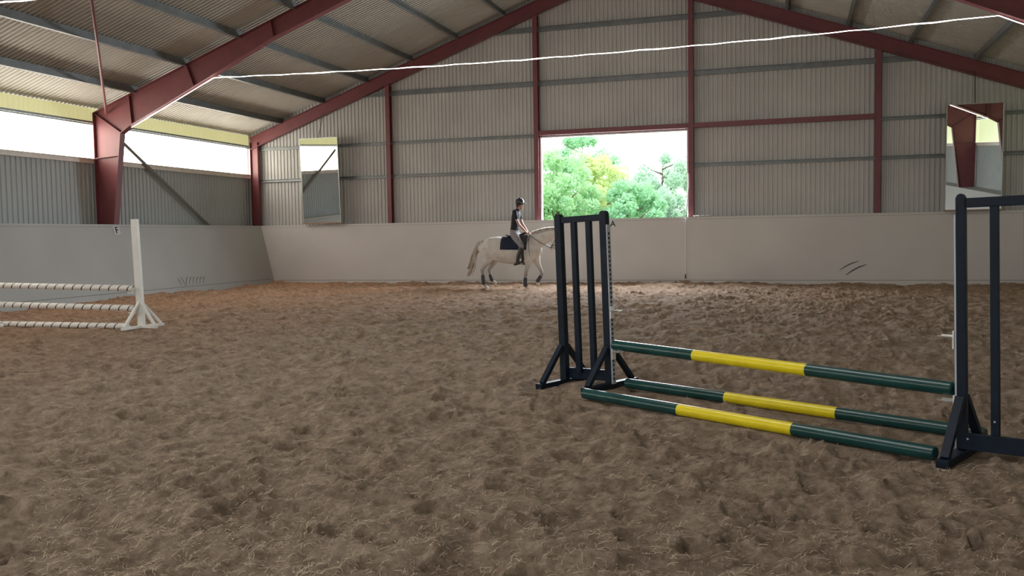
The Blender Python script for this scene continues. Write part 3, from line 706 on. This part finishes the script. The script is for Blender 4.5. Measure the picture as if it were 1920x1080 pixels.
# rider
r = MB(); RY = 0
def ch(mb, rows, n=16): return mb.loft([(hp(x[0], x[1], x[2]), x[3], x[4]) for x in rows], n)
ch(r, [(545, 462, 0, .13, .17), (540, 430, 0, .125, .165), (545, 390, 0, .105, .14), (552, 340, 0, .11, .15), (557, 290, 0, .115, .165), (562, 255, 0, .095, .17), (572, 236, 0, .06, .10), (582, 222, 0, .05, .052), (592, 205, 0, .048, .05)])
ch(r, [(602, 214, 0, .052, .045), (603, 208, 0, .066, .054), (603, 195, 0, .080, .066), (598, 172, 0, .095, .075), (594, 152, 0, .095, .075), (592, 138, 0, .06, .05)])
r.loft([(hp(625, 182), .010, .011), (hp(630, 190), .013, .014), (hp(627, 195), .01, .013)], 8); r.loft([(hp(624, 202), .009, .02), (hp(624, 206), .009, .018)], 8)      # nose
r.loft([(hp(616, 213), .017, .022), (hp(618, 216), .014, .02)], 8)                                   # chin
for s in (-1, 1): r.loft([(hp(594, 184, s*.075), .016, .01), (hp(592, 194, s*.075), .012, .008)], 8)  # ears
for s in (-1, 1):
    ch(r, [(562, 250, s*.16, .055, .05), (572, 285, s*.20, .05, .048), (588, 330, s*.215, .042, .042), (603, 366, s*.20, .038, .038), (630, 400, s*.155, .036, .034), (655, 430, s*.10, .027, .027), (666, 444, s*.08, .024, .028), (676, 454, s*.072, .026, .036)])
    for f_ in range(4):      # fingers curled round the rein
        z = f_*.018; L = (.9, 1, .95, .78)[f_]; c = hp(678, 452, s*.072)+Vector((.008, 0, .022-z))
        r.loft([(c, .0095, .0095), (c+Vector((.030*L, -s*.004, -.004)), .009, .009), (c+Vector((.040*L, -s*.026, -.010)), .0085, .0085), (c+Vector((.018*L, -s*.036, -.012)), .008, .008)], 8)
    c = hp(674, 447, s*.072)+Vector((0, -s*.02, .024)); r.loft([(c, .012, .012), (c+Vector((.026, -s*.012, .010)), .0105, .0105), (c+Vector((.046, -s*.018, -.002)), .009, .009)], 8)
    ch(r, [(548, 462, s*.10, .115, .10), (585, 505, s*.20, .105, .09), (622, 545, s*.30, .085, .075), (640, 565, s*.335, .068, .062), (630, 605, s*.37, .062, .056), (612, 655, s*.375, .055, .05), (600, 705, s*.37, .036, .036), (597, 728, s*.37, .036, .036)])
    ch(r, [(587, 737, s*.37, .026, .030), (612, 729, s*.375, .026, .036), (640, 718, s*.385, .018, .034)])
rider = r.build('person', 'skin', recalc=True); remesh(rider, .0085, 3)
tag(rider, 'person in dark T-shirt, grey breeches and riding helmet sitting astride the grey horse', 'person')
for s in (-1, 1): MB().loft([(hp(621, 181, s*.030), .007, .009), (hp(621, 183, s*.030), .007, .009)], 8).build('eye', 'black', rider, smooth=True)
s1 = MB(); ch(s1, [(543, 418, 0, .128, .165), (545, 390, 0, .12, .155), (552, 340, 0, .124, .165), (557, 290, 0, .128, .178), (562, 256, 0, .112, .18), (571, 238, 0, .078, .125), (577, 230, 0, .066, .078)])
for s in (-1, 1): ch(s1, [(560, 247, s*.145, .080, .074), (572, 283, s*.203, .066, .064), (582, 306, s*.215, .060, .06)])
remesh(s1.build('tshirt', 'shirt', rider, recalc=True), .012, 3)
s1 = MB(); ch(s1, [(548, 466, 0, .14, .178), (541, 432, 0, .133, .172), (543, 412, 0, .124, .16)])
for s in (-1, 1): ch(s1, [(548, 466, s*.10, .125, .11), (585, 507, s*.20, .115, .10), (622, 546, s*.30, .094, .084), (639, 568, s*.338, .080, .072), (634, 590, s*.352, .074, .066)])
remesh(s1.build('breeches', 'breech', rider, recalc=True), .013, 3)
for s in (-1, 1):
    s1 = MB(); ch(s1, [(636, 578, s*.345, .073, .066), (629, 610, s*.37, .070, .063), (612, 655, s*.375, .062, .056), (601, 703, s*.37, .045, .045), (596, 728, s*.37, .044, .044)])
    ch(s1, [(580, 740, s*.37, .042, .048), (612, 730, s*.375, .044, .056), (648, 717, s*.385, .036, .054)]); s1.box(hp(574, 748, s*.37), (.06, .06, .03))
    remesh(s1.build('riding_boot', 'leather', rider, recalc=True), .01, 2)
s1 = MB(); ch(s1, [(588, 178, 0, .100, .090), (592, 168, 0, .122, .100), (595, 155, 0, .134, .107), (597, 142, 0, .130, .104), (598, 131, 0, .110, .090), (598, 123, 0, .080, .066), (598, 118, 0, .035, .030)])
hm = s1.build('helmet', 'helmet', rider, recalc=True); remesh(hm, .01, 3)
s1 = MB(); vs = []; n = 12
for k in range(n+1):
    t = -PI/2+PI*k/n
    for rr, dz in ((.11, 0), (.11+.085*math.cos(t), -.022*math.cos(t))):
        c = hp(600, 158); vs.append(c+Vector((rr*math.cos(t)*1.05, min(rr, .118)*math.sin(t)*.86, dz+.0)))
o = MB().add(vs, [(2*k, 2*k+1, 2*k+3, 2*k+2) for k in range(n)]).build('brim', 'brim', hm); md = o.modifiers.new('s', 'SOLIDIFY'); md.thickness = .012
for s in (-1, 1): MB().tube([hp(598, 170, s*.08), hp(602, 200, s*.072), hp(612, 222, s*.02), hp(612, 223, 0)], .006, 5).build('chin_strap', 'leather', hm)
s1 = MB(); ch(s1, [(580, 176, 0, .05, .06), (574, 200, 0, .035, .045), (572, 218, 0, .018, .03)]); s1.build('hair', mat('dark_hair', (.03, .02, .016), .6), rider, smooth=True, recalc=True)
o = MB().tube([hp(682, 448, -.075), hp(693, 500, -.24), hp(706, 590, -.34), hp(717, 672, -.36)], [.009, .007, .006, .005], 6).build('riding_whip', 'leather', smooth=True)
tag(o, 'thin black riding whip held by the rider along the horse shoulder', 'whip')

# ---------------------------------------------------------------- fibres in the sand
m = MB(); vs = []; fs = []
for k in range(34000):
    y = 2.6+9.5*random.random()**1.5; x = random.uniform(-.95*y-.4, .32*y+.6)
    a = random.uniform(0, 2*PI); L = random.uniform(.010, .032); wd = random.uniform(.0007, .0014); lift = random.uniform(0, .01)
    z = float(floor_z(x, y))+.003; d = Vector((math.cos(a), math.sin(a), 0)); nn = Vector((-d.y, d.x, .3)); b0 = len(vs)
    for i, t in enumerate((-1, 0, 1)):
        c = Vector((x, y, z))+d*(t*L)+nn*(random.uniform(-.25, .25)*L)+Vector((0, 0, lift*(1+t)+(.004 if t == 0 else 0)))
        vs += [c+nn*wd, c-nn*wd]
    fs += [(b0, b0+1, b0+3, b0+2), (b0+2, b0+3, b0+5, b0+4)]
o = MB().add(vs, fs).build('sand_fibres', mat('pale_fibre', (.50, .41, .30), .8)); tag(o, 'pale loose fibres scattered through the brown arena sand', 'fibres', kind='stuff')

# ---------------------------------------------------------------- outside
g = MB().add([(-140, YE+.6, -.4), (120, YE+.6, -.4), (120, 160, -1.2), (-140, 160, -1.2)], [(0, 1, 2, 3)]).build('ground', mat('meadow', (.12, .22, .08), .9, var=.3, vscale=1)); tag(g, kind='structure')
g = MB().add([(-60, -60, -.25), (60, -60, -.25), (60, YB, -.25), (-60, YB, -.25)], [(0, 1, 2, 3)]).build('ground', mat('yard', (.35, .33, .28), .9, var=.1, vscale=1)); tag(g, kind='structure')
M['bark'] = mat('bark', (.16, .13, .10), .9)
def leafmat(nm, c, c2):
    m = mat(nm, c, .7, c2=c2, vscale=.8, spec=.2); nt = m.node_tree; b = nt.nodes['Principled BSDF']
    tr = nt.nodes.new('ShaderNodeBsdfTranslucent'); tr.inputs[0].default_value = (c[0]*1.3, c[1]*1.25, c[2], 1)
    mx = nt.nodes.new('ShaderNodeMixShader'); mx.inputs[0].default_value = .45
    out = nt.nodes['Material Output']; nt.links.new(b.outputs[0], mx.inputs[1]); nt.links.new(tr.outputs[0], mx.inputs[2]); nt.links.new(mx.outputs[0], out.inputs[0])
    return m
LM = [leafmat('leaf_fresh', (.42, .66, .46), (.30, .54, .38)), leafmat('leaf_pale', (.50, .70, .46), (.38, .60, .44)), leafmat('leaf_yellow', (.66, .74, .44), (.50, .66, .40)), leafmat('leaf_blue', (.46, .62, .52), (.38, .55, .47))]  # pale, desaturated leaf colours with the sky glare put into them
def tree(x, y, hgt, rad, lm, n, size, dens, label, open_=False):
    t = thing('tree', label, 'tree', (x, y, -.6), 0, 'trees outside the opening'); rr = np.random.default_rng(int(abs(x*31+y*17)))
    tr = MB(); tr.tube([(0, 0, 0), (.1, 0, hgt*.35), (-.05, .1, hgt*.6), (.1, 0, hgt*.9)], [.22, .16, .1, .03], 8)
    br = []
    for k in range(14 if open_ else 9):
        z = hgt*(.3+.6*k/14); a = k*2.4; L = rad*(.95-.4*k/14); e = Vector((math.cos(a)*L, math.sin(a)*L, z+L*.5)); br.append(e)
        tr.tube([(0, 0, z), (e.x*.5, e.y*.5, z+L*.18), e], [.07, .045, .015], 6)
    tr.build('trunk', 'bark', t, smooth=True)
    # leaf clumps
    nc = dens; cl = []
    for k in range(nc):
        d = rr.normal(size=3); d /= np.linalg.norm(d); q_ = rr.random()**(.4)
        cl.append((d[0]*rad*q_, d[1]*rad*q_, hgt*.56+d[2]*hgt*.44*q_, rad*rr.uniform(.16, .30)))
    C = np.array([cl[i] for i in rr.integers(0, nc, n)]); d = rr.normal(size=(n, 3)); d /= np.linalg.norm(d, axis=1)[:, None]
    P = C[:, :3]+d*(C[:, 3]*rr.random(n)**.4)[:, None]
    A = rr.normal(size=(n, 3)); A /= np.linalg.norm(A, axis=1)[:, None]; B = np.cross(A, rr.normal(size=(n, 3))); B /= np.linalg.norm(B, axis=1)[:, None]
    s = size*rr.uniform(.6, 1.3, n)[:, None]
    V = np.stack([P-A*s, P+B*s*.55, P+A*s, P-B*s*.55], 1).reshape(-1, 3)
    me = bpy.data.meshes.new('foliage'); me.from_pydata(V.tolist(), [], (np.arange(n)[:, None]*4+np.arange(4)).tolist()); me.materials.append(lm)
    o = bpy.data.objects.new('foliage', me); col.objects.link(o); o.parent = t
T = [(-15.9, 46, 8.6, 2.7, 0, 16000, .11, 60, 'tall fresh green tree at the left edge of the opening', False),
     (-13.4, 51.8, 7.4, 2.6, 1, 15000, .12, 60, 'pale green tree next to the left edge tree', False),
     (-11.8, 57.2, 7.6, 2.3, 2, 13000, .12, 45, 'yellowish green tree in the middle of the opening', False),
     (-15.2, 66.5, 10.3, 2.8, 0, 11000, .13, 40, 'loose crowned tree rising highest behind the left trees', True),
     (-9.2, 52, 5.2, 2.2, 0, 13000, .12, 55, 'low round green tree right of the middle of the opening', False),
     (-7.5, 56.8, 4.9, 2.0, 3, 11000, .12, 50, 'low bluish green tree towards the right of the opening', False),
     (-6.0, 61.5, 8.4, 1.9, 3, 8000, .12, 32, 'slender loose bluish tree at the right edge of the opening', True),
     (-10.0, 72.5, 8.5, 3.0, 3, 9000, .14, 34, 'distant hazy tree behind the middle trees', True),
     (-18.6, 59, 9.0, 3.2, 0, 10000, .13, 50, 'dense tree far left behind the opening edge', False)]
for x, y, hg, ra, li, n, sz, dn, lb, op in T: tree(x, y, hg, ra, LM[li], n, sz, dn, lb, op)
# hedge filling the low background
hd = MB(); vs = []; fs = []
for k in range(34000):
    x = random.uniform(-29, -2); z = random.random()**.8*(3.9+.8*math.sin(x*.9)+.5*math.sin(x*2.3)); y = 79+random.uniform(-1, 1)
    c = Vector((x, y, z-.3)); a = Vector((random.gauss(0, 1), random.gauss(0, 1), random.gauss(0, 1))).normalized()*.13; b = a.cross(Vector((random.gauss(0, 1), random.gauss(0, 1), random.gauss(0, 1)))).normalized()*.08
    n0 = len(vs); vs += [c-a, c+b, c+a, c-b]; fs.append((n0, n0+1, n0+2, n0+3))
tag(hd.add(vs, fs).build('hedge', LM[1]), 'long pale green hedge low behind the trees', 'hedge')
